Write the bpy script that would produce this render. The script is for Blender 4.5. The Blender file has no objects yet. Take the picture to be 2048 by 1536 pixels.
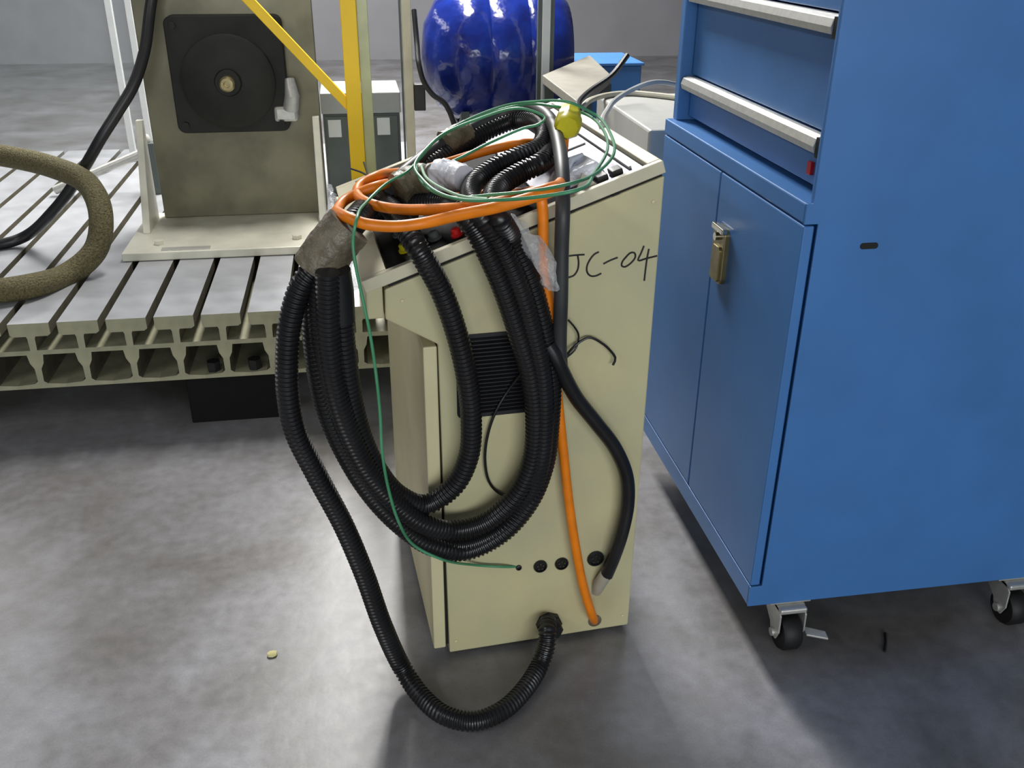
import bpy, math, random
from mathutils import Matrix, Vector
random.seed(7)
scene = bpy.context.scene
COL = scene.collection

# ---------------------------------------------------------------- camera
cam_d = bpy.data.cameras.new('camera'); cam = bpy.data.objects.new('camera', cam_d); COL.objects.link(cam)
R_ = ((0.98686, -0.16142, 0.00748), (0.06457, 0.43635, 0.89746), (0.14813, 0.88518, -0.44104))   # right, up, forward
m = Matrix.Identity(4)
for i in range(3):
    m[i][0] = R_[0][i]; m[i][1] = R_[1][i]; m[i][2] = -R_[2][i]
m[0][3], m[1][3], m[2][3] = 0, 0, 1.5
cam.matrix_world = m
cam_d.sensor_width = 36; cam_d.lens = 36 * 1880.455 / 2048; cam_d.clip_start = .05
scene.camera = cam
# ---------------------------------------------------------------- world, light, exposure
w = bpy.data.worlds.new('hall_ambient'); scene.world = w; w.use_nodes = True
w.node_tree.nodes['Background'].inputs[0].default_value = (.80, .86, 1, 1)
w.node_tree.nodes['Background'].inputs[1].default_value = .13
scene.view_settings.view_transform = 'Standard'; scene.view_settings.look = 'None'
scene.view_settings.exposure = 0.0; scene.view_settings.gamma = 1.0
scene.view_settings.use_curve_mapping = False
def ceiling_tubes(x, y, length, power):          # rows of fluorescent tubes under the hall roof
    d = bpy.data.lights.new('ceiling_tubes', 'AREA'); d.shape = 'RECTANGLE'
    d.size = .55; d.size_y = length; d.energy = power; d.color = (1, .98, .95)
    o = bpy.data.objects.new('ceiling_tubes', d); COL.objects.link(o); o.location = (x, y, 3.5)
for y, p in ((5.3, 370), (8.9, 130)):
    ceiling_tubes(.12, y, 3.0, p)
for y, p in ((-.8, 68), (5.8, 50), (9.4, 40)):
    ceiling_tubes(-3.4, y, 3.0, p)
d = bpy.data.lights.new('rear_fill', 'AREA'); d.shape = 'RECTANGLE'; d.size = 5; d.size_y = 1.6; d.energy = 230; d.color = (.93, .97, 1)  # unseen area light behind the camera, added to brighten the sides facing it
o = bpy.data.objects.new('rear_fill', d); COL.objects.link(o); o.location = (.6, -5, 1.9); o.rotation_euler = (math.radians(90), 0, 0)

PATHS = {
 'h1': [(0.028,1.939,0.986), (0.053,1.862,0.992), (0.074,1.686,1.005), (0.094,1.589,0.990), (0.134,1.592,0.910), (0.161,1.594,0.824), (0.179,1.595,0.736), (0.188,1.595,0.631), (0.182,1.595,0.550), (0.150,1.593,0.484), (0.091,1.589,0.449), (0.040,1.575,0.486), (0.003,1.567,0.548), (-0.023,1.559,0.627), (-0.037,1.553,0.715), (-0.042,1.546,0.808), (-0.043,1.541,0.878), (-0.042,1.535,0.931), (-0.045,1.529,0.973)],
 'h2': [(-0.021,1.857,0.951), (0.025,1.880,0.967), (0.081,1.866,0.986), (0.133,1.824,1.002), (0.172,1.764,1.014), (0.184,1.605,1.036), (0.204,1.592,1.004), (0.243,1.594,0.917), (0.278,1.597,0.811), (0.304,1.599,0.720), (0.316,1.599,0.609), (0.308,1.599,0.519), (0.275,1.597,0.446), (0.215,1.592,0.394), (0.146,1.588,0.384), (0.089,1.568,0.417), (0.036,1.558,0.477), (-0.011,1.547,0.556), (-0.042,1.538,0.646), (-0.060,1.529,0.734), (-0.067,1.522,0.821), (-0.064,1.515,0.908), (-0.059,1.508,0.977)],
 'h3': [(0.139,2.011,1.024), (0.180,2.045,1.039), (0.228,2.081,1.056), (0.294,2.119,1.080), (0.357,2.121,1.101), (0.389,2.061,1.110), (0.389,1.935,1.107), (0.356,1.848,1.094), (0.306,1.815,1.087), (0.259,1.798,1.071), (0.221,1.764,1.057), (0.201,1.696,1.049), (0.203,1.576,1.047), (0.233,1.589,1.004), (0.274,1.591,0.917), (0.306,1.594,0.811), (0.327,1.595,0.715), (0.332,1.595,0.610), (0.324,1.595,0.508), (0.295,1.618,0.412), (0.242,1.614,0.351), (0.167,1.609,0.328), (0.095,1.609,0.351), (0.036,1.599,0.420), (-0.013,1.590,0.507), (-0.051,1.582,0.606), (-0.073,1.574,0.697), (-0.083,1.568,0.792), (-0.083,1.562,0.881), (-0.074,1.557,0.956)],
 'h4': [(0.398,2.158,1.094), (0.409,2.026,1.095), (0.390,1.884,1.085), (0.344,1.755,1.088), (0.305,1.748,1.074), (0.262,1.719,1.059), (0.236,1.660,1.049), (0.234,1.561,1.046), (0.266,1.611,0.991), (0.304,1.614,0.903), (0.332,1.616,0.800), (0.348,1.617,0.703), (0.348,1.617,0.598), (0.340,1.616,0.506), (0.310,1.614,0.419), (0.250,1.610,0.347), (0.173,1.604,0.316), (0.100,1.589,0.348), (0.039,1.585,0.411), (-0.014,1.581,0.492), (-0.057,1.578,0.591), (-0.085,1.576,0.691), (-0.095,1.576,0.784), (-0.094,1.576,0.867), (-0.081,1.577,0.940)],
 'h0': [(-0.067,1.558,0.982), (-0.104,1.555,0.945), (-0.131,1.553,0.878), (-0.144,1.552,0.803), (-0.149,1.552,0.734), (-0.144,1.552,0.662), (-0.112,1.554,0.561), (-0.070,1.557,0.441), (-0.037,1.560,0.315), (-0.009,1.562,0.181), (0.029,1.570,0.045), (0.062,1.512,0.021), (0.107,1.450,0.019), (0.162,1.425,0.019), (0.222,1.442,0.019), (0.278,1.491,0.019), (0.329,1.559,0.026), (0.348,1.582,0.063), (0.353,1.602,0.088), (0.360,1.638,0.074)],
 'sleeve': [(-0.019,1.571,1.036), (-0.040,1.569,1.014), (-0.061,1.568,0.989), (-0.079,1.567,0.962)],
 'neck': [(0.134,1.961,1.011), (0.087,1.963,0.995), (0.033,1.937,0.976), (-0.011,1.612,1.030), (-0.034,1.585,1.012), (-0.055,1.583,0.984)],
 'sleeve2': [(0.148,1.832,1.045), (0.113,1.872,1.034), (0.077,1.855,1.021)],
 'cap': [(0.161,1.844,1.049), (0.183,1.813,1.056), (0.202,1.765,1.061)],
 't1': [(0.366,1.613,0.725), (0.362,1.613,0.773), (0.358,1.597,0.871), (0.356,1.597,0.968), (0.356,1.597,1.042), (0.368,1.662,1.088), (0.386,1.777,1.113), (0.400,1.912,1.132), (0.402,2.017,1.135), (0.385,2.102,1.131), (0.339,2.140,1.116), (0.281,2.126,1.096), (0.224,2.094,1.076), (0.168,2.056,1.057), (0.123,2.002,1.040), (0.087,1.946,1.027), (0.063,1.881,1.017)],
 't1tape': [(0.247,2.097,1.086), (0.193,2.063,1.067)],
 't2': [(0.337,1.606,0.778), (0.353,1.602,0.752), (0.371,1.608,0.711), (0.399,1.615,0.656), (0.444,1.621,0.593), (0.489,1.627,0.528), (0.520,1.633,0.455), (0.528,1.635,0.383), (0.519,1.635,0.301), (0.506,1.638,0.240), (0.493,1.643,0.189)],
 't2fit': [(0.492,1.641,0.194), (0.482,1.654,0.159), (0.479,1.670,0.125)],
 'orange': [(0.424,1.904,1.118), (0.419,1.890,1.095), (0.409,1.851,1.072), (0.389,1.764,1.063), (0.349,1.602,1.086), (0.310,1.499,1.107), (0.275,1.506,1.096), (0.232,1.521,1.081), (0.177,1.558,1.064), (0.114,1.623,1.044), (0.055,1.705,1.026), (0.016,1.737,1.029), (-0.003,1.820,1.025), (0.006,1.879,1.029), (0.037,1.897,1.040), (0.092,2.048,1.010), (0.143,2.004,1.026), (0.201,1.988,1.045), (0.258,1.975,1.064), (0.308,1.955,1.080), (0.340,1.927,1.091), (0.402,1.999,1.071), (0.408,1.894,1.070), (0.394,1.784,1.063), (0.346,1.586,1.085), (0.303,1.469,1.109), (0.266,1.474,1.097), (0.219,1.489,1.081), (0.164,1.515,1.064), (0.107,1.540,1.045), (0.057,1.536,1.042), (0.008,1.533,1.049), (-0.023,1.546,1.059), (-0.039,1.777,1.012), (-0.026,1.810,1.017), (0.005,1.824,1.028), (0.037,1.823,1.039), (0.090,2.028,0.987), (0.161,1.970,0.983), (0.232,1.858,1.005), (0.309,1.774,1.029), (0.322,1.623,1.061), (0.326,1.625,1.026), (0.327,1.625,0.979), (0.330,1.625,0.917), (0.343,1.626,0.851), (0.353,1.627,0.778), (0.360,1.628,0.692), (0.371,1.628,0.601), (0.383,1.629,0.506), (0.396,1.630,0.406), (0.415,1.631,0.288), (0.437,1.633,0.176), (0.460,1.634,0.094), (0.482,1.676,0.030)],
 'plug': [(0.441,1.941,1.151), (0.412,1.830,1.139)],
 'green': [(0.294,1.657,0.225), (0.262,1.639,0.241), (0.196,1.634,0.257), (0.115,1.550,0.344), (0.064,1.547,0.384), (0.034,1.504,0.476), (0.019,1.503,0.553), (0.012,1.503,0.634), (0.013,1.503,0.707), (0.010,1.503,0.791), (0.004,1.502,0.867), (-0.004,1.502,0.928), (-0.012,1.501,0.985), (-0.014,1.506,1.031), (-0.007,1.502,1.064), (0.015,1.696,1.044), (0.055,1.766,1.059), (0.092,1.786,1.072), (0.121,1.846,1.083), (0.173,1.959,1.104), (0.243,2.014,1.128), (0.317,2.014,1.153), (0.374,1.949,1.171), (0.418,1.862,1.184), (0.486,1.909,1.150), (0.477,1.743,1.143), (0.451,1.621,1.131), (0.412,1.566,1.117), (0.331,1.439,1.129), (0.274,1.475,1.110), (0.216,1.528,1.092), (0.163,1.579,1.075), (0.129,1.667,1.066), (0.115,1.777,1.064), (0.119,1.884,1.068), (0.154,1.979,1.082), (0.214,2.045,1.103), (0.292,2.062,1.130), (0.362,2.024,1.153), (0.405,1.922,1.165), (0.470,1.952,1.146), (0.475,1.802,1.144), (0.450,1.659,1.132), (0.404,1.568,1.114), (0.317,1.341,1.143), (0.270,1.373,1.128), (0.217,1.425,1.111), (0.169,1.486,1.096), (0.136,1.565,1.087), (0.115,1.681,1.083), (0.108,1.798,1.083), (0.135,1.875,1.094), (0.183,1.951,1.112), (0.247,1.962,1.134), (0.334,1.929,1.163), (0.383,1.901,1.147), (0.360,1.871,1.138), (0.338,1.886,1.131), (0.265,1.872,1.106), (0.181,1.837,1.077), (0.132,1.849,1.061)],
 'greenw': [(0.120,1.774,1.086), (0.122,1.689,1.085), (0.142,1.587,1.090), (0.171,1.501,1.097), (0.201,1.451,1.106)],
 'lead1': [(0.383,1.639,0.813), (0.397,1.640,0.796), (0.408,1.649,0.774), (0.403,1.649,0.746), (0.377,1.639,0.729)],
 'lead2': [(0.375,1.629,0.736), (0.400,1.645,0.756), (0.428,1.647,0.771), (0.456,1.649,0.755), (0.475,1.651,0.736), (0.486,1.651,0.719), (0.481,1.651,0.705)],
 'lead3': [(0.295,1.623,0.718), (0.271,1.641,0.675), (0.242,1.639,0.626), (0.225,1.638,0.573), (0.219,1.638,0.515), (0.228,1.638,0.460), (0.251,1.640,0.429), (0.280,1.622,0.433)],
 'clear': [(0.262,1.616,1.027), (0.283,1.617,0.995), (0.307,1.604,0.968), (0.330,1.605,0.933), (0.346,1.607,0.896)],
 'clear2': [(-0.059,2.029,0.990), (-0.050,1.878,0.989), (-0.056,1.598,1.026)],
 'clear3': [(-0.022,1.611,0.971), (-0.029,1.610,0.940), (-0.024,1.611,0.908)],
 'tie2': [(0.034,1.981,1.010), (0.012,2.080,1.004), (-0.013,2.146,0.998)],
 'tie1': [(0.024,2.033,0.997), (0.022,2.107,0.998), (0.017,2.202,0.999)],
 'blackhose': [(-0.603,3.800,1.497), (-0.690,3.750,1.209), (-0.718,3.700,1.080), (-0.765,3.650,0.968), (-0.830,3.620,0.879), (-0.890,3.600,0.802), (-0.992,3.600,0.665), (-1.102,3.600,0.540), (-1.268,3.667,0.412), (-1.446,3.571,0.412)],
 'khaki': [(-1.558,3.900,0.706), (-1.298,3.750,0.713), (-1.071,3.600,0.695), (-0.924,3.450,0.664), (-0.878,3.350,0.583), (-0.903,3.300,0.475), (-0.990,3.250,0.410), (-1.081,3.074,0.430), (-1.262,3.031,0.430)],
 'rod': [(-1.329,4.400,0.416), (-1.114,4.400,0.499), (-0.903,4.400,0.581)],
 'bgcable': [(0.276,4.180,1.170), (0.278,4.100,1.042), (0.276,4.000,0.977), (0.294,4.000,0.908), (0.329,4.000,0.858), (0.378,4.000,0.825), (0.420,3.980,0.720), (0.430,3.960,0.400), (0.430,3.950,0.100), (0.460,3.930,0.014), (0.560,3.900,0.012)],
 'deskcable': [(0.946,3.300,1.091), (0.883,3.250,1.033), (0.794,3.200,0.990), (0.732,3.100,0.970), (0.711,3.000,0.960)],
 'whitecable': [(1.242,3.252,0.943), (0.988,2.850,1.058), (0.852,2.720,1.087), (0.791,2.700,1.070), (0.731,2.650,1.051), (0.680,2.550,1.036), (0.526,2.005,1.109)],
 'greytube': [(0.728,3.058,0.950), (0.810,3.260,0.950), (0.917,3.395,0.945), (0.998,3.419,0.945), (1.076,3.365,0.945), (1.146,3.293,0.945)],
 'deskpoly': [(0.788,3.353,0.930), (1.072,3.968,0.930), (1.139,4.621,0.930), (0.787,3.999,0.930)],
 'crumb': [(-0.261,1.711,0.000)],
 'mark': [(1.158,1.563,0.000), (1.124,1.505,0.000)],
 'crack': [(-0.737,2.221,0.000), (-0.737,2.328,0.000), (-0.733,2.429,0.000), (-0.740,2.627,0.000)],
}
STROKES = [
 [(-0.1817,0.9353), (-0.1673,0.9359), (-0.1516,0.9358)],
 [(-0.1648,0.9348), (-0.1623,0.9206), (-0.1637,0.9061), (-0.1706,0.8956), (-0.1814,0.8922)],
 [(-0.1232,0.9392), (-0.1322,0.9350), (-0.1402,0.9251), (-0.1457,0.9121), (-0.1447,0.8998), (-0.1375,0.8923), (-0.1276,0.8911), (-0.1161,0.8957)],
 [(-0.1129,0.9146), (-0.0997,0.9206), (-0.0848,0.9254)],
 [(-0.0668,0.9261), (-0.0744,0.9168), (-0.0756,0.9083), (-0.0692,0.9054), (-0.0572,0.9119), (-0.0486,0.9236), (-0.0512,0.9323), (-0.0591,0.9334), (-0.0703,0.9227)],
 [(-0.0328,0.9452), (-0.0375,0.9314), (-0.0426,0.9165), (-0.0254,0.9195), (-0.0044,0.9232)],
 [(-0.0223,0.9382), (-0.0248,0.9182), (-0.0261,0.8960), (-0.0270,0.8741)],
]

# ---------------------------------------------------------------- materials
def lin(c):
    return tuple(((v / 255) / 12.92 if v / 255 <= .04045 else ((v / 255 + .055) / 1.055) ** 2.4) for v in c) + (1,)
def mat(name, rgb, rough=.5, metal=0, var=.06, scale=18, bump=0, bscale=200, spec=.5, rgb2=None, trans=0, alpha=1, detail=4, coat=0, rvar=0):
    M = bpy.data.materials.new(name); M.use_nodes = True
    nt = M.node_tree; b = nt.nodes['Principled BSDF']
    tc = nt.nodes.new('ShaderNodeTexCoord')
    nz = nt.nodes.new('ShaderNodeTexNoise'); nz.inputs['Scale'].default_value = scale; nz.inputs['Detail'].default_value = detail
    nt.links.new(tc.outputs['Object'], nz.inputs['Vector'])
    rp = nt.nodes.new('ShaderNodeValToRGB'); c = lin(rgb)
    if rgb2: c2 = lin(rgb2)
    else: c2 = tuple(v * (1 + 2 * var) for v in c[:3]) + (1,); c = tuple(v * (1 - 2 * var) for v in c[:3]) + (1,)
    rp.color_ramp.elements[0].position = .32; rp.color_ramp.elements[1].position = .68
    rp.color_ramp.elements[0].color = c; rp.color_ramp.elements[1].color = c2
    nt.links.new(nz.outputs['Fac'], rp.inputs['Fac']); nt.links.new(rp.outputs['Color'], b.inputs['Base Color'])
    b.inputs['Roughness'].default_value = rough; b.inputs['Metallic'].default_value = metal
    b.inputs['Specular IOR Level'].default_value = spec
    b.inputs['Transmission Weight'].default_value = trans; b.inputs['Alpha'].default_value = alpha
    b.inputs['Coat Weight'].default_value = coat
    if rvar:
        mr = nt.nodes.new('ShaderNodeMapRange'); mr.inputs['To Min'].default_value = rough - rvar; mr.inputs['To Max'].default_value = rough + rvar
        nt.links.new(nz.outputs['Fac'], mr.inputs['Value']); nt.links.new(mr.outputs['Result'], b.inputs['Roughness'])
    if bump:
        n2 = nt.nodes.new('ShaderNodeTexNoise'); n2.inputs['Scale'].default_value = bscale; n2.inputs['Detail'].default_value = 3
        nt.links.new(tc.outputs['Object'], n2.inputs['Vector'])
        bp = nt.nodes.new('ShaderNodeBump'); bp.inputs['Strength'].default_value = bump; bp.inputs['Distance'].default_value = .01
        nt.links.new(n2.outputs['Fac'], bp.inputs['Height']); nt.links.new(bp.outputs['Normal'], b.inputs['Normal'])
    return M
MT = dict(
    beige=mat('beige_paint', (206, 197, 152), .45, rgb2=(186, 184, 148), scale=4, bump=.05, bscale=350),
    beige_door=mat('beige_door_paint', (214, 206, 164), .45, var=.035, scale=5),
    gap=mat('dark_gap_fill', (22, 22, 20), .8),  # dark colour for gaps and holes, standing in for their shade
    vent=mat('black_vent', (20, 20, 24), .55, var=.1),
    hose=mat('black_corrugated_plastic', (27, 27, 28), .33, var=.12, scale=14, spec=.5),
    conduit=mat('dark_grey_rubber', (52, 54, 54), .5, var=.1, scale=12),
    blackplastic=mat('black_plastic', (24, 24, 25), .4, var=.1),
    orange=mat('orange_cable', (240, 132, 14), .42, var=.05, scale=25),
    green=mat('green_wire', (58, 132, 88), .45, rgb2=(86, 160, 118), scale=9),
    greenwhite=mat('pale_green_wire', (170, 205, 175), .45, var=.05),
    yellowplug=mat('yellow_plastic', (205, 196, 24), .38, rgb2=(180, 170, 10), scale=30),
    tape=mat('grey_brown_tape', (120, 112, 92), .42, rgb2=(84, 76, 60), scale=28, bump=.5, bscale=60),
    olive_tape=mat('olive_tape', (116, 110, 88), .45, rgb2=(78, 72, 54), scale=30, bump=.5, bscale=60),
    whitecap=mat('white_plastic_wrap', (226, 228, 236), .28, var=.04, bump=.4, bscale=45),
    clear=mat('clear_plastic_film', (225, 230, 232), .18, alpha=.34, var=.05, bump=.8, bscale=50),
    blue=mat('blue_enamel', (64, 116, 176), .42, var=.03, scale=6, bump=.03, bscale=500),
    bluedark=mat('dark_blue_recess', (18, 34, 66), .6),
    alu=mat('brushed_aluminium', (190, 190, 184), .38, metal=.5, var=.04, scale=60),
    chrome=mat('chrome', (190, 186, 170), .22, metal=1, var=.05),
    brass=mat('aged_nickel', (150, 138, 100), .32, metal=.85, var=.12, scale=25),
    red=mat('red_plastic', (205, 34, 32), .4),
    matblack=mat('matt_black_panel', (13, 13, 14), .75, spec=.2),
    rubber=mat('black_rubber', (16, 16, 16), .6),
    floor=None,
    steel=mat('machined_steel', (176, 178, 182), .34, metal=.35, var=.06, scale=10, rvar=.08),
    slot_shade=mat('shaded_slot_side', (96, 92, 78), .5, var=.1),  # darker copy of the bed metal, slot shade put into the colour
    cast=mat('cast_iron_paint', (150, 148, 122), .6, var=.08, scale=14),
    plate=mat('oiled_steel_plate', (124, 120, 96), .33, metal=.3, rgb2=(100, 97, 76), scale=7, rvar=.08),
    baseplate=mat('scuffed_steel', (232, 230, 212), .38, metal=.15, rgb2=(200, 198, 182), scale=6, rvar=.1),
    motor=mat('black_motor_paint', (28, 28, 26), .6, rgb2=(40, 40, 36), scale=9, spec=.3),
    yellow=mat('yellow_paint', (252, 206, 6), .5, var=.04, scale=5),
    palegreen=mat('pale_green_plastic', (186, 188, 140), .35, var=.05),
    ivory=mat('ivory_paint', (206, 200, 172), .5, var=.03),
    grey=mat('light_grey_paint', (150, 154, 152), .45, var=.04, scale=6),
    darkgrey=mat('dark_grey_paint', (78, 86, 84), .5, var=.08, scale=8),
    label=mat('white_label', (205, 208, 206), .5, var=.02),
    white=mat('white_enamel', (168, 169, 164), .4, var=.02),
    greybeige=mat('grey_beige_paint', (172, 168, 152), .5, var=.04),
    deskgrey=mat('desk_grey_laminate', (136, 133, 122), .5, var=.04),
    navy=mat('blue_plastic_wrap', (22, 44, 128), .16, rgb2=(16, 26, 86), scale=7, bump=.9, bscale=9),
    khaki=mat('khaki_braid', (112, 104, 66), .75, rgb2=(70, 64, 38), scale=160, bump=1, bscale=160),
    wall=mat('grey_wall', (150, 150, 154), .7, var=.03, scale=2),
    ink=mat('black_marker', (30, 30, 30), .6),
    deck=mat('light_metal_deck', (128, 129, 143), .42, metal=.25, var=.05, scale=14, rvar=.08),
    crumb=mat('yellow_crumb', (214, 206, 150), .8),
    pane=mat('clear_guard_pane', (150, 165, 165), .1, alpha=.12),
)
def floor_mat():
    M = bpy.data.materials.new('painted_concrete'); M.use_nodes = True
    nt = M.node_tree; b = nt.nodes['Principled BSDF']; N = nt.nodes.new; L = nt.links.new
    tc = N('ShaderNodeTexCoord')
    def noise(s, d=6, dist=0):
        n = N('ShaderNodeTexNoise'); n.inputs['Scale'].default_value = s; n.inputs['Detail'].default_value = d
        n.inputs['Distortion'].default_value = dist; L(tc.outputs['Object'], n.inputs['Vector']); return n
    a, f, g, h = noise(2.2, 5, .6), noise(30, 6), noise(220, 2), noise(8, 6, .4)
    def ramp(src, c0, c1, p0=.3, p1=.7):
        r = N('ShaderNodeValToRGB'); r.color_ramp.elements[0].color = c0; r.color_ramp.elements[1].color = c1
        r.color_ramp.elements[0].position = p0; r.color_ramp.elements[1].position = p1; L(src.outputs['Fac'], r.inputs['Fac']); return r
    r1 = ramp(a, lin((106, 103, 99)), lin((148, 148, 153)))
    r2 = ramp(f, (.84, .84, .83, 1), (1.06, 1.06, 1.07, 1), .3, .7)
    r4 = ramp(h, (.86, .85, .83, 1), (1.06, 1.06, 1.07, 1), .3, .7)
    r3 = ramp(g, (.90, .90, .90, 1), (1.04, 1.04, 1.04, 1))
    def mul(p, q):
        x = N('ShaderNodeMix'); x.data_type = 'RGBA'; x.blend_type = 'MULTIPLY'; x.inputs[0].default_value = 1
        L(p, x.inputs[6]); L(q, x.inputs[7]); return x.outputs[2]
    L(mul(mul(mul(r1.outputs[0], r2.outputs[0]), r3.outputs[0]), r4.outputs[0]), b.inputs['Base Color'])
    mr = N('ShaderNodeMapRange'); mr.inputs['To Min'].default_value = .27; mr.inputs['To Max'].default_value = .40
    L(f.outputs['Fac'], mr.inputs['Value']); L(mr.outputs['Result'], b.inputs['Roughness'])
    b.inputs['Specular IOR Level'].default_value = .6
    bp = N('ShaderNodeBump'); bp.inputs['Strength'].default_value = .04; bp.inputs['Distance'].default_value = .01
    L(f.outputs['Fac'], bp.inputs['Height']); L(bp.outputs['Normal'], b.inputs['Normal'])
    return M
MT['floor'] = floor_mat()
def stain_console(M):      # brown rub marks around the low cable entries, and a brownish spot above the vent
    nt = M.node_tree; N = nt.nodes.new; L = nt.links.new; b = nt.nodes['Principled BSDF']
    src = b.inputs['Base Color'].links[0].from_socket
    tc = N('ShaderNodeTexCoord'); tot = None
    for (x, z, r, k) in ((-.10, .10, .10, .55), (-.20, .07, .11, .5), (-.06, .27, .08, .25), (-.33, .84, .07, .4)):
        d = N('ShaderNodeVectorMath'); d.operation = 'DISTANCE'; d.inputs[1].default_value = (x, 0, z); L(tc.outputs['Object'], d.inputs[0])
        mr = N('ShaderNodeMapRange'); mr.inputs['From Min'].default_value = 0; mr.inputs['From Max'].default_value = r
        mr.inputs['To Min'].default_value = k; mr.inputs['To Max'].default_value = 0; L(d.outputs['Value'], mr.inputs['Value'])
        if tot is None: tot = mr.outputs['Result']
        else:
            a = N('ShaderNodeMath'); a.operation = 'MAXIMUM'; L(tot, a.inputs[0]); L(mr.outputs['Result'], a.inputs[1]); tot = a.outputs[0]
    nz = N('ShaderNodeTexNoise'); nz.inputs['Scale'].default_value = 16; nz.inputs['Detail'].default_value = 5; nz.inputs['Distortion'].default_value = .8
    L(tc.outputs['Object'], nz.inputs['Vector'])
    mm = N('ShaderNodeMath'); mm.operation = 'MULTIPLY'; L(tot, mm.inputs[0]); L(nz.outputs['Fac'], mm.inputs[1])
    x = N('ShaderNodeMix'); x.data_type = 'RGBA'; L(mm.outputs[0], x.inputs[0]); L(src, x.inputs[6]); x.inputs[7].default_value = lin((134, 110, 78))
    L(x.outputs[2], b.inputs['Base Color'])
stain_console(MT['beige'])

# ---------------------------------------------------------------- geometry helpers
class MB:
    def __init__(s): s.v = []; s.f = []; s.smooth = False
    def quadbox(s, p):      # 8 points: bottom 4 (ccw) then top 4
        n = len(s.v); s.v += [tuple(q) for q in p]
        s.f += [(n+3, n+2, n+1, n), (n+4, n+5, n+6, n+7)] + [(n+i, n+(i+1) % 4, n+4+(i+1) % 4, n+4+i) for i in range(4)]
        return s
    def box(s, x0, x1, y0, y1, z0, z1):
        return s.quadbox([(x0, y0, z0), (x1, y0, z0), (x1, y1, z0), (x0, y1, z0), (x0, y0, z1), (x1, y0, z1), (x1, y1, z1), (x0, y1, z1)])
    def prism(s, poly, a0, a1, axis='y'):   # poly of (a, b) swept along an axis
        n = len(s.v); k = len(poly)
        def P(p, t): return {'y': (p[0], t, p[1]), 'x': (t, p[0], p[1]), 'z': (p[0], p[1], t)}[axis]
        s.v += [P(p, a0) for p in poly] + [P(p, a1) for p in poly]
        s.f += [tuple(n + i for i in range(k)), tuple(n + k + i for i in reversed(range(k)))]
        s.f += [(n + i, n + k + i, n + k + (i + 1) % k, n + (i + 1) % k) for i in range(k)]
        return s
    def cyl(s, p0, p1, r0, r1=None, seg=20):
        return s.tube([p0, p1], [r0, r0 if r1 is None else r1], seg)
    def tube(s, pts, rad, seg=12, cap=True, sq=1.0):
        pts = [Vector(p) for p in pts]; n0 = len(s.v); k = len(pts)
        t = (pts[1] - pts[0]).normalized()
        nrm = t.orthogonal().normalized()
        for i, p in enumerate(pts):
            tt = (pts[min(i + 1, k - 1)] - pts[max(i - 1, 0)]).normalized()
            nrm = (nrm - tt * nrm.dot(tt)).normalized(); bn = tt.cross(nrm)
            r = rad[i] if isinstance(rad, list) else rad
            for j in range(seg):
                a = 2 * math.pi * j / seg
                s.v.append(tuple(p + (nrm * math.cos(a) + bn * math.sin(a) * sq) * r))
        for i in range(k - 1):
            for j in range(seg):
                a = n0 + i * seg + j; b = n0 + i * seg + (j + 1) % seg
                s.f.append((a, b, b + seg, a + seg))
        if cap:
            s.f.append(tuple(n0 + j for j in reversed(range(seg)))); s.f.append(tuple(n0 + (k - 1) * seg + j for j in range(seg)))
        s.smooth = True
        return s
    def lathe(s, prof, c=(0, 0, 0), axis='z', seg=24):
        n0 = len(s.v)
        for (r, h) in prof:
            for j in range(seg):
                a = 2 * math.pi * j / seg; u, v = r * math.cos(a), r * math.sin(a)
                q = {'z': (u, v, h), 'y': (u, h, v), 'x': (h, u, v)}[axis]
                s.v.append((c[0] + q[0], c[1] + q[1], c[2] + q[2]))
        for i in range(len(prof) - 1):
            for j in range(seg):
                a = n0 + i * seg + j; b = n0 + i * seg + (j + 1) % seg
                s.f.append((a, b, b + seg, a + seg))
        s.f.append(tuple(n0 + j for j in reversed(range(seg)))); s.f.append(tuple(n0 + (len(prof) - 1) * seg + j for j in range(seg)))
        s.smooth = True
        return s
    def mesh(s, name):
        me = bpy.data.meshes.new(name); me.from_pydata(s.v, [], s.f); me.update()
        import bmesh
        bm = bmesh.new(); bm.from_mesh(me); bmesh.ops.recalc_face_normals(bm, faces=bm.faces); bm.to_mesh(me); bm.free()
        if s.smooth:
            me.polygons.foreach_set('use_smooth', [True] * len(me.polygons))
            try: me.set_sharp_from_angle(angle=math.radians(40))
            except Exception: pass
        return me
    def build(s, name, material, parent=None, bevel=0, loc=None, rot=None, label=None):
        o = bpy.data.objects.new(name, s.mesh(name)); COL.objects.link(o)
        o.data.materials.append(material)
        if parent: o.parent = parent
        if loc: o.location = loc
        if rot: o.rotation_euler = rot
        if bevel:
            b = o.modifiers.new('bevel', 'BEVEL'); b.width = bevel; b.segments = 2; b.limit_method = 'ANGLE'; b.angle_limit = math.radians(35)
        if label: o['label'] = label
        return o
def thing(name, label, cat, loc=(0, 0, 0), rz=0, group=None):
    o = bpy.data.objects.new(name, None); COL.objects.link(o); o.location = loc; o.rotation_euler = (0, 0, rz)
    o.empty_display_size = .05; o['label'] = label; o['category'] = cat
    if group: o['group'] = group
    return o
def tag(o, label, cat, group=None, kind=None):
    o['label'] = label; o['category'] = cat
    if group: o['group'] = group
    return o
def struct(o): o['kind'] = 'structure'; return o
def rounded(w, h, r, n=5, cx=0, cy=0):
    out = []
    for (sx, sy, a0) in ((1, 1, 0), (-1, 1, 90), (-1, -1, 180), (1, -1, 270)):
        for i in range(n + 1):
            a = math.radians(a0 + 90 * i / n)
            out.append((cx + sx * (w / 2 - r) + r * math.cos(a), cy + sy * (h / 2 - r) + r * math.sin(a)))
    return out
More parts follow.
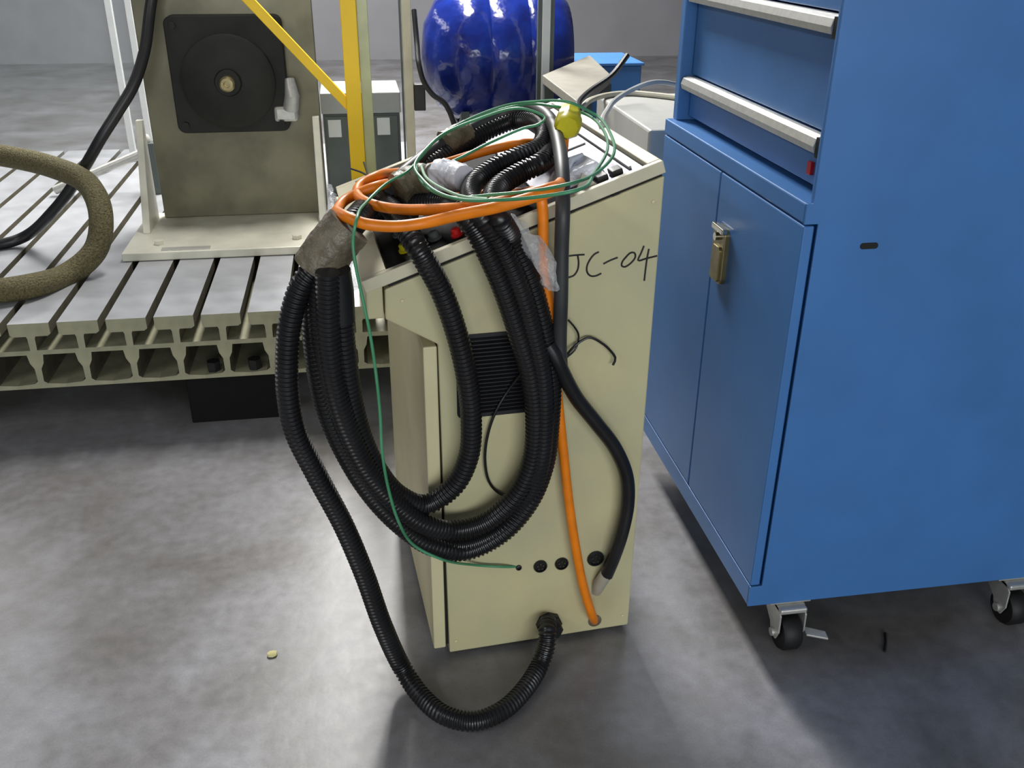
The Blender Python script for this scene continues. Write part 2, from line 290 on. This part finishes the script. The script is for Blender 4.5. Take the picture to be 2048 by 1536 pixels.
def spline(P, step):
    """smooth centripetal curve through 3-D points, evenly resampled"""
    P = [Vector(p) for p in P]
    # relax the kinks of the measured points along the depth a little
    Q = P[:]
    for _ in range(1):
        Q = [Q[0]] + [Q[i] * .92 + (Q[i - 1] + Q[i + 1]) * .04 if (Q[i+1]-Q[i-1]).length > .02 else Q[i] for i in range(1, len(Q) - 1)] + [Q[-1]]
    P = Q
    P = [P[0] * 2 - P[1]] + P + [P[-1] * 2 - P[-2]]
    dense = []
    for i in range(1, len(P) - 2):
        p0, p1, p2, p3 = P[i-1:i+3]
        t0 = 0; t1 = t0 + max(1e-4, (p1-p0).length) ** .5; t2 = t1 + max(1e-4, (p2-p1).length) ** .5; t3 = t2 + max(1e-4, (p3-p2).length) ** .5
        for k in range(24):
            t = t1 + (t2 - t1) * k / 24
            a1 = p0*((t1-t)/(t1-t0)) + p1*((t-t0)/(t1-t0)); a2 = p1*((t2-t)/(t2-t1)) + p2*((t-t1)/(t2-t1)); a3 = p2*((t3-t)/(t3-t2)) + p3*((t-t2)/(t3-t2))
            b1 = a1*((t2-t)/(t2-t0)) + a2*((t-t0)/(t2-t0)); b2 = a2*((t3-t)/(t3-t1)) + a3*((t-t1)/(t3-t1))
            dense.append(b1*((t2-t)/(t2-t1)) + b2*((t-t1)/(t2-t1)))
    dense.append(P[-2])
    out = [dense[0]]; acc = 0
    for a, b in zip(dense, dense[1:]):
        L = (b - a).length
        if L < 1e-9: continue
        pos = step - acc
        while pos <= L:
            out.append(a.lerp(b, pos / L)); pos += step
        acc = L - (pos - step)
    out.append(dense[-1])
    return out
def smooth_cable(path, r, seg=12, step=.008):
    return MB().tube(spline(path, step), r, seg)
def corrugated(path, r, seg=16, pitch=.0088):
    pts = spline(path, pitch / 4)
    prof = (1.0, 1.0, .86, .86)
    return MB().tube(pts, [r * prof[i % 4] for i in range(len(pts))], seg)
def crumple(path, r0, r1, seg=14, amp=.25, seed=1, step=.007):
    rnd = random.Random(seed); pts = spline(path, step); n = len(pts); mb = MB()
    mb.tube(pts, [1.0] * n, seg)
    for i in range(n):
        t = i / (n - 1); r = (r0 * (1 - t) + r1 * t)
        for j in range(seg):
            v = Vector(mb.v[i * seg + j]); c = pts[i]
            mb.v[i * seg + j] = tuple(c + (v - c) * r * (1 + amp * (rnd.random() * 2 - 1)))
    return mb

# ================================================================ THE HALL
fl = MB().box(-9, 9, -3, 12, -.06, 0).build('floor', MT['floor']); struct(fl)
bw = MB().box(-9, 9, 12, 12.1, 0, 3.4).build('wall_back', MT['wall']); struct(bw)

# ================================================================ BLUE TOOL CABINET
blue = thing('tool_cabinet', 'tall blue steel tool cabinet on castors standing right of the beige console', 'cabinet', (0, 0, 0))
X0, Y0, Y1, X1 = .80, 1.56, 2.40, 1.56
MB().box(X0 + .030, X1, Y0 + .006, Y1, .1825, 1.0075).build('lower_body', MT['blue'], blue, .003)
MB().box(X0, X1, Y0 + .006, Y1, .129, .182).build('base_rail', MT['blue'], blue, .003)
for (a, b_) in ((1.5605, 1.981), (1.985, 2.398)):
    d = MB().box(X0, X0 + .021, a, b_, .186, 1.004).build('door', MT['blue'], blue, .003)
    if a < 1.6:
        lk = MB().prism(rounded(.070, .128, .014, cx=1.928, cy=.832), X0 - .012, X0 + .002, 'x').build('lock_plate', MT['brass'], d, .002, label='aged metal lock plate with flap handle')
        MB().prism(rounded(.046, .080, .008, cx=1.928, cy=.812), X0 - .016, X0 - .010, 'x').build('flap_handle', MT['brass'], d, .001)
        MB().box(X0 - .020, X0 - .006, 1.892, 1.958, .886, .899).build('lock_lip', MT['chrome'], d, .002)
        MB().cyl((X0 - .021, 1.931, .873), (X0 - .012, 1.931, .873), .009).build('lock_cylinder', MT['chrome'], d)
MB().box(X0, X1, Y0 + .006, Y1, 1.008, 1.045).build('ledge', MT['blue'], blue, .003)
MB().prism([(X0, .129), (X1, .129), (X1, 1.86), (X0 + .012, 1.86), (X0 + .012, 1.046), (X0, 1.046), (X0, 1.0075), (X0 + .027, 1.0075), (X0 + .027, .1825), (X0, .1825)], Y0, Y0 + .0058, 'y').build('side_panel', MT['blue'], blue, .001)
MB().box(X0 + .0125, X0 + .05, Y0 + .006, Y0 + .016, 1.0455, 1.86).build('pillar', MT['blue'], blue, .002)
MB().box(X0 + .02, X1, Y1 - .03, Y1, 1.0455, 1.86).build('side_wall', MT['blue'], blue, .002)
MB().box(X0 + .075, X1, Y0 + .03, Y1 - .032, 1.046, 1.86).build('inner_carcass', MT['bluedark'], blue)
MB().box(X0 + .01, X1 + .005, Y0 - .004, Y1 + .004, 1.861, 1.89).build('top_cover', MT['blue'], blue, .003)
z = 1.058
for k, h in enumerate((.098, .20, .20, .27)):
    d = MB().box(X0 + .048, X0 + .074, Y0 + .038, Y1 - .04, z, z + h).build('drawer', MT['blue'], blue, .002)
    prof = [(X0 + .048, z + h - .034), (X0 + .022, z + h - .030), (X0 + .019, z + h - .018), (X0 + .024, z + h - .004), (X0 + .036, z + h + .001), (X0 + .048, z + h + .001)]
    MB().prism([(p[0], p[1]) for p in prof], Y0 + .050, Y1 - .042, 'y').build('drawer_handle', MT['alu'], d, .001, label='full-width aluminium drawer pull')
    MB().box(X0 + .024, X0 + .046, Y0 + .036, Y0 + .0495, z + h - .037, z + h - .001).build('handle_end_cap', MT['blackplastic'], d)
    if k == 0:
        MB().box(X0 + .040, X0 + .05, Y0 + .088, Y0 + .104, z + .018, z + .042).build('drawer_tab', MT['red'], d, .001, label='small red plastic tab')
    z += h + .004
MB().prism(rounded(.036, .012, .0058, cx=.935, cy=.962), Y0 - .0012, Y0 + .001, 'y').build('slot_hole', MT['gap'], blue, label='dark oblong slot in the side')
def caster(x, y, brake):
    c = MB().box(x - .048, x + .048, y - .048, y + .048, .122, .1285).build('caster', MT['alu'], blue, .001)
    yw = y - .048
    side = [(yw - .012, .034), (yw + .012, .034), (yw + .022, .060), (y + .034, .104), (y + .034, .1215), (y - .052, .1215), (yw - .022, .104), (yw - .024, .06)]
    for sx in (-1, 1):
        MB().prism(side, x + sx * .030 - .002, x + sx * .030 + .002, 'x').build('fork', MT['alu'], c, .001)
        MB().cyl((x + sx * .032, yw, .0455), (x + sx * .038, yw, .0455), .010, seg=10).build('axle_nut', MT['alu'], c)
    MB().box(x - .032, x + .032, yw - .022, y + .034, .108, .1215).build('fork_crown', MT['alu'], c, .004)
    MB().lathe([(.018, -.022), (.040, -.022), (.045, -.015), (.045, .015), (.040, .022), (.018, .022)], (x, yw, .0455), 'x', 28).build('wheel', MT['rubber'], c)
    if brake:
        MB().quadbox([(x + .036, yw - .028, .046), (x + .082, yw - .044, .042), (x + .082, yw - .026, .048), (x + .036, yw - .006, .052), (x + .036, yw - .028, .051), (x + .082, yw - .044, .047), (x + .082, yw - .026, .053), (x + .036, yw - .006, .057)]).build('brake_pedal', MT['alu'], c, .001)
for (x, y, br) in ((.905, 1.612, True), (1.47, 1.612, True), (.905, 2.33, False), (1.47, 2.33, False)):
    caster(x, y, br)

# ================================================================ BEIGE CONSOLE
CR = math.radians(4.0)
con = thing('control_console', 'beige sloped-top control console with JC-04 handwritten on its side, draped in hoses', 'console', (.566, 1.672, 0), CR)
W = .695
prof = [(-.430, .014), (-.004, .014), (-.001, 1.078), (-.531, .8945), (-.533, .836), (-.436, .776)]
MB().prism(prof, 0, W).build('body', MT['beige'], con, .003)
MB().box(-.40, -.03, .03, W - .03, 0, .0135).build('foot_plinth', MT['gap'], con)
door = MB().box(-.465, -.438, .001, W, .030, .772).build('front_door', MT['beige_door'], con, .003)
MB().box(-.4375, -.4305, .012, W - .01, .03, .774).build('door_gap_shade', MT['gap'], con)  # dark strip in the gap behind the door, painted in for its shade
MB().prism([(-.566, .838), (-.535, .838), (-.535, .900), (-.535, .918), (-.566, .908)], .0, W).build('front_fascia', MT['beige'], con, .003)
LA = math.radians(18.95)
lid = MB()
U0, U1, V0, V1 = -.598, .001, -.001, W + .002
lid.box(U0, U1, V0, V0 + .016, 0, .024).box(U0, U1, V1 - .02, V1, 0, .024).box(U1 - .026, U1, V0 + .016, V1 - .02, 0, .024).box(U0, U0 + .05, V0 + .016, V1 - .02, 0, .024)
lid.box(U0 + .05, U1 - .026, V0 + .016, V1 - .02, 0, .006)
lid = lid.build('lid', MT['ivory'], con, .002, loc=(0, 0, 1.084), rot=(0, -LA, 0))
MB().box(-.555, -.006, .006, W - .006, -.007, -.0005).build('lid_gap_shade', MT['gap'], lid)  # dark sheet in the joint under the lid, painted in for its shade
MB().box(U0 + .052, -.225, .018, V1 - .022, .0065, .012).build('control_panel', MT['matblack'], lid, .001)
MB().box(-.222, U1 - .028, .018, V1 - .022, .0065, .014).build('deck_plate', MT['deck'], lid, .001)
MB().box(-.21, -.06, .30, .31, .0145, .018).build('deck_strip', MT['alu'], lid, .001)
MB().box(-.052, -.046, .05, V1 - .06, .0145, .020).build('deck_strip', MT['white'], lid, .001)
for (u, v, mm_, r) in ((-.50, .10, 'yellowplug', .011), (-.47, .055, 'red', .009), (-.44, .10, 'darkgrey', .011), (-.40, .07, 'red', .009), (-.50, .20, 'darkgrey', .011), (-.44, .22, 'grey', .011)):
    MB().lathe([(r * 1.3, .0125), (r * 1.3, .017), (r, .0175), (r, .026), (r * .8, .028)], (u, v, 0), 'z', 18).build('push_button', MT[mm_], lid)
MB().prism([(-.17, .014), (-.12, .014), (-.145, .05)], .028, .034, 'y').build('lid_tab', MT['greybeige'], lid, .001)
for k in range(2):
    MB().box(-.118 + k * .030, -.096 + k * .030, .040, .070, .0145, .026).build('terminal_clip', MT['blackplastic'], lid, .002)
for (x0_, x1_) in ((-.30, -.285), (-.20, -.185), (-.11, -.095)):
    MB().box(x0_, x1_, -.0022, -.0012, -.004, -.0005).build('hinge_leaf', MT['gap'], lid)
# vent grille
vent = MB(); vx0, vx1, vz0, vz1 = -.402, -.212, .612, .792
vent.prism(rounded(vx1 - vx0, vz1 - vz0, .012, cx=(vx0 + vx1) / 2, cy=(vz0 + vz1) / 2), -.003, -.0008, 'y')
vent = vent.build('vent_grille', MT['vent'], con)
for i in range(20):
    zz = vz0 + .010 + i * .0083
    MB().quadbox([(vx0 + .008, -.0092, zz), (vx1 - .008, -.0092, zz), (vx1 - .008, -.003, zz + .002), (vx0 + .008, -.003, zz + .002),
                  (vx0 + .008, -.0092, zz + .0018), (vx1 - .008, -.0092, zz + .0018), (vx1 - .008, -.003, zz + .0048), (vx0 + .008, -.003, zz + .0048)]).build('slat', MT['vent'], vent)
# sockets, entry holes
for (x, z, r) in ((-.223, .222, .0155), (-.174, .221, .0155), (-.095, .222, .0195)):
    s_ = MB().lathe([(r, -.001), (r, -.005), (r * .9, -.007), (r * .78, -.007), (r * .76, -.002), (.001, -.002)], (x, 0, z), 'y', 24).build('socket', MT['blackplastic'], con)
    for a in range(5):
        an = a * 1.257 + .3
        MB().cyl((x + math.cos(an) * r * .45, -.0025, z + math.sin(an) * r * .45), (x + math.cos(an) * r * .45, -.006, z + math.sin(an) * r * .45), .0014, seg=8).build('pin', MT['brass'], s_)
MB().lathe([(.0065, -.0005), (.0065, -.004), (.003, -.005), (.0025, -.002)], (-.272, 0, .226), 'y', 16).build('grommet', MT['blackplastic'], con)
MB().lathe([(.016, -.0005), (.016, -.003), (.0115, -.004)], (-.088, 0, .043), 'y', 18).build('grommet', MT['tape'], con)
gl = MB().lathe([(.030, -.0005), (.030, -.012), (.027, -.014), (.027, -.032), (.022, -.038)], (-.200, 0, .058), 'y', 8).build('cable_gland', MT['blackplastic'], con, label='black screwed cable gland')
# handwriting
hw = MB()
for st in STROKES:
    hw.tube(spline([(p[0], -.0011, p[1]) for p in st], .003), .0017, 8)
hw.build('handwriting', MT['ink'], con, label='handwritten black marker text JC-04')
# gland nut screws / small bolts on the side
for (x, z) in ((-.415, .045), (-.02, .045), (-.02, 1.03), (-.50, .87)):
    MB().lathe([(.004, -.0005), (.004, -.002), (.0025, -.003)], (x, 0, z), 'y', 12).build('screw', MT['beige_door'], con)

# ================================================================ HOSES AND CABLES
def hose(name, key, r, label, cat='hose', material='hose', corr=True, group=None):
    t = thing(name, label, cat, PATHS[key][0], group=group)
    o0 = Vector(PATHS[key][0]); path = [Vector(p) - o0 for p in PATHS[key]]
    mb = corrugated(path, r) if corr else smooth_cable(path, r)
    mb.build('tube', MT[material], t)
    return t, o0
def sub(path_key, o0): return [Vector(p) - o0 for p in PATHS[path_key]]
h0, o0 = hose('corrugated_hose', 'h0', .0208, 'leftmost black corrugated hose dropping to the floor and back into the console gland')
h1, o1 = hose('corrugated_hose', 'h1', .0212, 'innermost loop of the black corrugated hose coil, crossing the vent on its left')
MB().tube([p - o1 for p in (lambda P: [P[-3], P[-2], P[-1]])([Vector(p) for p in PATHS['h1']])], .024, 18).build('connector', MT['blackplastic'], h1, label='smooth black hose connector')
h2, o2 = hose('corrugated_hose', 'h2', .0205, 'second corrugated hose loop, just outside the innermost loop of the coil')
h3, o3 = hose('corrugated_hose', 'h3', .0200, 'middle black corrugated hose of the coil, doubling back across the console lid')
h4, o4 = hose('corrugated_hose', 'h4', .0205, 'outermost lower loop of the black corrugated hose coil')
crumple(sub('sleeve', o0), .041, .043, 24, .03, 3).build('tape_wrap', MT['tape'], h0, label='grey-brown tape binding the hoses together')
nk, onk = hose('taped_hose', 'neck', .024, 'dark hose neck bound in olive tape with a white plastic end, under the orange loops', corr=True)
crumple(sub('sleeve2', onk), .031, .034, 18, .06, 5).build('tape_wrap', MT['olive_tape'], nk, label='olive tape wrap')
crumple(sub('cap', onk), .034, .024, 16, .10, 8).build('white_end_cap', MT['whitecap'], nk, label='crumpled white plastic end wrap')
t1, ot1 = hose('flexible_conduit', 't1', .0135, 'slim dark grey conduit standing upright beside the JC-04 writing and arching over the lid', 'conduit', 'conduit', corr=False)
crumple(sub('t1tape', ot1), .024, .027, 16, .06, 9).build('tape_wrap', MT['olive_tape'], t1, label='olive-brown tape wrap')
t2, ot2 = hose('rubber_hose', 't2', .0150, 'smooth black hose curving right down the console side to a fitting by the sockets', 'hose', 'hose', corr=False)
MB().tube(sub('t2fit', ot2), [.014, .015, .013], 14).build('end_fitting', MT['greybeige'], t2, label='pale taped end fitting')
# orange cable with its plug
oc = thing('orange_cable', 'orange power cable looped twice over the hoses with a yellow plug', 'cable', PATHS['orange'][0]); oo = Vector(PATHS['orange'][0])
smooth_cable(sub('orange', oo), .0100, 14, .007).build('cable', MT['orange'], oc)
pa, pb = [Vector(p) - oo for p in PATHS['plug']]
ax = (pb - pa).normalized(); L_ = (pb - pa).length
MB().tube([pa, pa + ax * L_ * .08, pa + ax * L_ * .45, pa + ax * L_ * .47, pa + ax * L_ * .92, pb], [.018, .0235, .024, .027, .027, .021], 8).build('plug', MT['yellowplug'], oc, label='chunky yellow plug')
nn = ax.orthogonal().normalized()
for k in (-1, 0, 1):
    q = pa + nn * .009 * k
    MB().tube([q, q - ax * .014], .0025, 8).build('plug_pin', MT['brass'], oc)
gw = thing('green_wire', 'thin green earth wire coiled over the lid and trailing down to a small hole', 'wire', PATHS['green'][0]); og = Vector(PATHS['green'][0])
smooth_cable(sub('green', og), .0029, 8, .008).build('wire', MT['green'], gw)
smooth_cable(sub('greenw', og), .0027, 8, .008).build('pale_strand', MT['greenwhite'], gw)
def lone(name, key, r, material, label, cat, seg=8, group=None):
    o0 = Vector(PATHS[key][0]); o = smooth_cable([Vector(p) - o0 for p in PATHS[key]], r, seg).build(name, MT[material], loc=o0)
    return tag(o, label, cat, group)
lone('cable_lead', 'lead1', .0020, 'blackplastic', 'short black wire end sticking out behind the upright conduit', 'wire')
lone('cable_lead', 'lead2', .0026, 'blackplastic', 'short black lead bowing right from the conduit below JC-04', 'wire')
lone('cable_lead', 'lead3', .0030, 'blackplastic', 'thin black lead curving down across the vent inside the coil', 'wire')
lone('wire_end', 'tie1', .0022, 'blackplastic', 'stiff black wire end poking up before the yellow post', 'wire')
lone('wire_end', 'tie2', .0022, 'blackplastic', 'thin dark wire end crossing the foot of the yellow paint', 'wire')
def film(name, key, r0, r1, seed, label):
    o0 = Vector(PATHS[key][0]); o = crumple([Vector(p) - o0 for p in PATHS[key]], r0, r1, 7, .42, seed, .016); o.smooth = False; o = o.build(name, MT['clear'], loc=o0)
    return tag(o, label, 'plastic film')
film('plastic_film', 'clear', .017, .020, 4, 'crumpled clear plastic film hanging over the orange cable beside the coil')
film('plastic_film', 'clear2', .006, .014, 6, 'torn clear plastic strip standing above the taped hose joint')
film('plastic_film', 'clear3', .008, .012, 2, 'scrap of white plastic by the foot of the yellow post')
# wrapped module on the lid
wm = thing('wrapped_module', 'white plastic-wrapped module lying on the console lid', 'module', (.566, 1.672, 0), CR)
mo = MB().quadbox([(-.19, .07, .0), (-.09, .07, .0), (-.09, .16, .0), (-.19, .16, .0), (-.18, .08, .026), (-.10, .075, .032), (-.105, .15, .03), (-.175, .15, .02)]).build('wrap', MT['whitecap'], wm, .006, loc=(-.0047, 0, 1.084 + .0137), rot=(0, -LA, 0))
MB().tube([(-.165, .09, .026), (-.14, .12, .036), (-.11, .14, .032)], [.006, .008, .004], 8).build('wrap_fold', MT['whitecap'], mo)

# ================================================================ T-SLOT BED PLATE
bed = thing('t_slot_table', 'long cast bed plate with T-slots and open box ends, left behind the hoses', 'bed plate', (0, 2.86, 0))
pitch = .1425; YB = 2.5
cs = [(-.0595, .388), (-.0595, .352), (-.050, .345), (-.014, .345), (-.011, .338), (-.010, .298), (-.0712, .298), (-.0712, .283), (-.024, .283), (-.020, .255), (-.010, .235), (-.009, .192), (-.020, .184), (-.0712, .180), (-.0712, .168)]
cs = cs + [(-x, z) for (x, z) in reversed(cs)]
rail_me = MB().prism(cs, 0, YB).mesh('rail'); rail_me.materials.append(MT['cast']); rail_me.materials.append(MT['steel']); rail_me.materials.append(MT['slot_shade'])
for p_ in rail_me.polygons:
    if p_.normal.z > .9 and p_.center.z > .38: p_.material_index = 1
    elif abs(p_.normal.x) > .5: p_.material_index = 2  # side faces take the colour darkened for shade
for k in range(-10, 5):
    o = bpy.data.objects.new('rail', rail_me); COL.objects.link(o); o.parent = bed; o.location = (-.3105 + k * pitch + (.0), 0, 0)
sb = tag(MB().box(-.592, -.302, 2.875, 3.35, 0, .1675).build('support_block', MT['matblack'], None, .004), 'matt black block under the T-slot bed plate, behind the leftmost hose', 'block')
for (x, y_, w_) in ((-.50, 2.868, .07), (-.37, 2.868, .07)):
    MB().cyl((x, 2.89, .169), (x, 2.89, .215), .022, seg=6).build('clamp_bolt', MT['rubber'], sb)
# angle plate fixture with motor
fx = thing('angle_plate', 'oiled steel angle plate bolted on the bed plate, carrying a black motor', 'fixture', (0, 3.4, .389))
dz = -.389; dy = -3.4
MB().box(-.855, -.165, 3.42 + dy, 3.95 + dy, 0, .030).build('base_plate', MT['baseplate'], fx, .003)
MB().box(-.775, -.128, 3.87 + dy, 3.91 + dy, .0305, 1.36).build('upright_plate', MT['plate'], fx, .003)
for x, y_ in ((-.822, 3.66), (-.160, 3.72)):
    MB().prism([(y_ + dy, .0305), (3.869 + dy, .0305), (3.869 + dy, .42), (3.84 + dy, .42)], x, x + .026, 'x').build('gusset', MT['baseplate'], fx, .002)
for x in (-.74, -.24):
    MB().cyl((x, 3.52 + dy, .0305), (x, 3.52 + dy, .045), .018, seg=6).build('hold_down_bolt', MT['baseplate'], fx)
MB().box(-.72, -.55, 3.435 + dy, 3.465 + dy, .0305, .034).build('wear_strip', MT['alu'], fx)
mo_ = MB().prism(rounded(.42, .42, .03, cx=-.452, cy=.975 + dz), 3.80 + dy, 3.868 + dy, 'y').build('motor_flange', MT['motor'], fx, .004, label='black rounded square motor flange')
MB().lathe([(.17, 0), (.17, -.03), (.155, -.04), (.05, -.04), (.045, -.055), (.016, -.055)], (-.452, 3.80 + dy, .955 + dz), 'y', 36).build('motor_face', MT['motor'], mo_)
MB().lathe([(.028, -.05), (.028, -.085), (.022, -.09), (.012, -.09), (.012, -.07)], (-.452, 3.80 + dy, .955 + dz), 'y', 20).build('shaft_collar', MT['brass'], mo_)
for sx in (-1, 1):
    for sz in (-1, 1):
        MB().cyl((-.452 + sx * .178, 3.80 + dy, .975 + dz + sz * .178), (-.452 + sx * .178, 3.785 + dy, .975 + dz + sz * .178), .013, seg=6).build('flange_bolt', MT['motor'], mo_)
cc = MB().box(-.30, -.21, 3.79 + dy, 3.865 + dy, .80 + dz, .86 + dz).build('cable_connector', MT['alu'], fx, .012, label='silver cable connector')
MB().tube([(-.235, 3.80 + dy, .85 + dz), (-.225, 3.78 + dy, .90 + dz), (-.23, 3.80 + dy, .96 + dz)], [.03, .028, .018], 14).build('connector_elbow', MT['alu'], cc)
# left side: guard, hose, rod, braided hose
gd = thing('machine_guard', 'clear guard pane in two pale upright rails at the back of the bed plate', 'guard', (-1.09, 5.05, .389))
for x in (-.043, .048):
    MB().box(x, x + .03, 0, .03, 0, 1.3).build('rail', MT['label'], gd, .002)
MB().box(-.012, .047, .012, .017, .02, 1.28).build('pane', MT['pane'], gd)
MB().box(-.9, -.044, .012, .017, .02, 1.28).build('pane', MT['pane'], gd)
MB().box(-.93, -.9, 0, .03, 0, 1.3).build('rail', MT['grey'], gd, .002)
bh = lone('black_hose', 'blackhose', .020, 'blackplastic', 'thick black hose hanging diagonally in front of the clear guard', 'hose', 14)
kh = lone('braided_hose', 'khaki', .040, 'khaki', 'khaki braided hose curling at the left on the bed plate', 'hose', 16)
rd = thing('clamp_rod', 'round steel rod clamped to a post beside the angle plate', 'rod', (0, 0, 0))
smooth_cable(PATHS['rod'], .020, 16, .05).build('rod', MT['alu'], rd)
pe = PATHS['rod'][-1]
MB().box(pe[0] - .03, pe[0] + .03, pe[1] - .03, pe[1] + .03, .389, pe[2] + .035).build('clamp_post', MT['darkgrey'], rd, .004)
MB().lathe([(.018, 0), (.02, .012), (.012, .03), (.004, .034)], (pe[0] - .005, pe[1], pe[2] + .036), 'z', 16).build('clamp_knob', MT['white'], rd)
# yellow post
yp = thing('yellow_post', 'yellow painted steel post with a diagonal brace standing on the bed plate edge', 'post', (-.005, 2.99, .389))
MB().box(-.013, .033, -.02, .03, 0, 1.5).build('post', MT['yellow'], yp, .002)
MB().box(.0335, .066, -.012, .012, 0, 1.5).build('guard_edge', MT['palegreen'], yp, .002)
q0, q1 = (-.012, .59), (-.42, 1.055)
MB().prism([(q0[0], q0[1]), (q0[0], q0[1] + .042), (q1[0], q1[1] + .042), (q1[0], q1[1])], -.012, .012, 'y').build('brace', MT['yellow'], yp, .002)
MB().box(-.006, .056, -.036, -.021, .315, .385).build('bracket', MT['ivory'], yp, .002)
# grey electrical box behind
gb = thing('electrical_box', 'grey-green electrical box with white labels standing behind the yellow post', 'electrical box', (.035, 4.42, .389))
MB().box(-.165, .165, -.20, .12, 0, .362).build('body', MT['darkgrey'], gb, .004)
MB().box(-.170, .170, -.206, .13, .3625, .45).build('top_cover', MT['grey'], gb, .004)
MB().box(-.155, .155, -.206, -.2005, .02, .35).build('door', MT['darkgrey'], gb, .002)
for (x, z_) in ((-.145, .31), (.065, .315)):
    MB().box(x, x + .055, -.2085, -.2065, z_ - .045, z_ + .028).build('label_plate', MT['label'], gb)
# ivory post with switch box
ip = thing('ivory_post', 'slim ivory steel post behind the console lid', 'post', (.243, 4.2, 0))
MB().box(-.019, .019, -.019, .019, .006, 1.9).build('post', MT['ivory'], ip, .002)
MB().box(-.06, .06, -.06, .06, 0, .006).build('foot_plate', MT['ivory'], ip)
MB().box(-.030, -.022, -.012, .012, .006, 1.9).build('edge_strip', MT['darkgrey'], ip)
MB().box(.0195, .068, -.03, .03, .765, .875).build('switch_box', MT['blackplastic'], ip, .004, label='black switch box')
lone('hanging_cable', 'bgcable', .011, 'blackplastic', 'dark cable hanging beside the ivory post', 'cable')
# blue wrapped drum on a stand
dr = thing('wrapped_drum', 'dark blue drum wrapped in shiny plastic, far behind the console lid', 'drum', (.70, 4.72, 0))
prof_ = [(.02, -.36), (.14, -.345), (.24, -.29), (.30, -.20), (.315, -.08), (.305, -.06), (.315, -.04), (.315, .1), (.305, .12), (.315, .14), (.30, .26), (.24, .33), (.10, .36), (.02, .362)]
MB().lathe(prof_, (0, 0, .93), 'x', 40).build('drum', MT['navy'], dr)
for x in (-.18, .18):
    MB().prism([(-.22, 0), (.22, 0), (.22, .70), (.10, .625), (-.10, .625), (-.22, .70)], x - .02, x + .02, 'x').build('cradle', MT['darkgrey'], dr, .003)
sp = thing('steel_post', 'pale steel post with dark edges right of the blue drum', 'post', (.848, 4.26, 0))
MB().box(-.018, .018, -.018, .018, .006, 1.9).build('post', MT['label'], sp, .002)
MB().box(-.036, -.019, -.012, .012, .006, 1.9).build('edge_strip', MT['darkgrey'], sp)
MB().box(.019, .036, -.012, .012, .006, 1.9).build('edge_strip', MT['darkgrey'], sp)
MB().box(-.06, .06, -.06, .06, 0, .006).build('foot_plate', MT['grey'], sp)
bb = thing('blue_bin', 'blue steel bin beneath the grey desk corner behind the console', 'bin', (1.22, 4.95, 0))
MB().box(-.22, .22, -.2, .2, 0, .86).build('body', MT['blue'], bb, .006)
MB().box(-.23, .23, -.21, .21, .8605, .875).build('rim', MT['blue'], bb, .003)
# grey desk with its corner towards the camera
dk = thing('grey_desk', 'light grey desk whose corner points towards the console', 'desk', (0, 0, 0))
dp = [Vector(p) for p in PATHS['deskpoly']]
MB().prism([(p.x, p.y) for p in dp], .895, .93, 'z').build('desk_top', MT['deskgrey'], dk, .003)
cen = sum(dp, Vector()) / 4
for p in dp:
    q = p.lerp(cen, .16)
    MB().box(q.x - .02, q.x + .02, q.y - .02, q.y + .02, 0, .8945).build('leg', MT['darkgrey'], dk)
lone('desk_cable', 'deskcable', .010, 'blackplastic', 'black cable falling off the corner of the grey desk', 'cable')
# white machine bench behind the cabinet
wb = thing('white_machine', 'low white machine housing between the console lid and the blue cabinet', 'machine', (.885, 2.8, 0))
MB().box(0, .75, 0, .66, .83, .935).build('housing', MT['white'], wb, .008)
MB().box(.03, .72, .03, .63, .012, .8295).build('stand', MT['darkgrey'], wb, .004)
MB().box(-.006, .72, .02, .5, .80, .829).build('skirt', MT['greybeige'], wb, .002)
for (x, y_) in ((.06, .06), (.66, .06), (.06, .58), (.66, .58)):
    MB().cyl((x, y_, 0), (x, y_, .012), .03).build('foot', MT['rubber'], wb)
lone('white_cable', 'whitecable', .0075, 'white', 'white cable arching from behind the blue cabinet to the console lid', 'cable')
lone('grey_tube', 'greytube', .010, 'greybeige', 'grey tube lying across the white machine housing', 'tube')
# floor litter
cr = Vector(PATHS['crumb'][0])
cb = MB(); rnd = random.Random(5)
cb.lathe([(.006, 0), (.011, .003), (.010, .007), (.004, .010)], (0, 0, 0), 'z', 9)
cb.v = [(x * (1 + .35 * rnd.random()), y * (.7 + .3 * rnd.random()), z_) for (x, y, z_) in cb.v]
tag(cb.build('crumb', MT['crumb'], loc=cr), 'small pale yellow crumb on the bare floor at lower left', 'crumb')
a, b_ = [Vector(p) for p in PATHS['mark']]
tag(MB().tube([Vector((0, 0, .003)), (b_ - a) * .5 + Vector((.002, 0, .003)), (b_ - a) + Vector((0, 0, .003))], .003, 8).build('rubber_scrap', MT['rubber'], loc=a), 'short black strip lying on the floor below the blue cabinet', 'scrap')
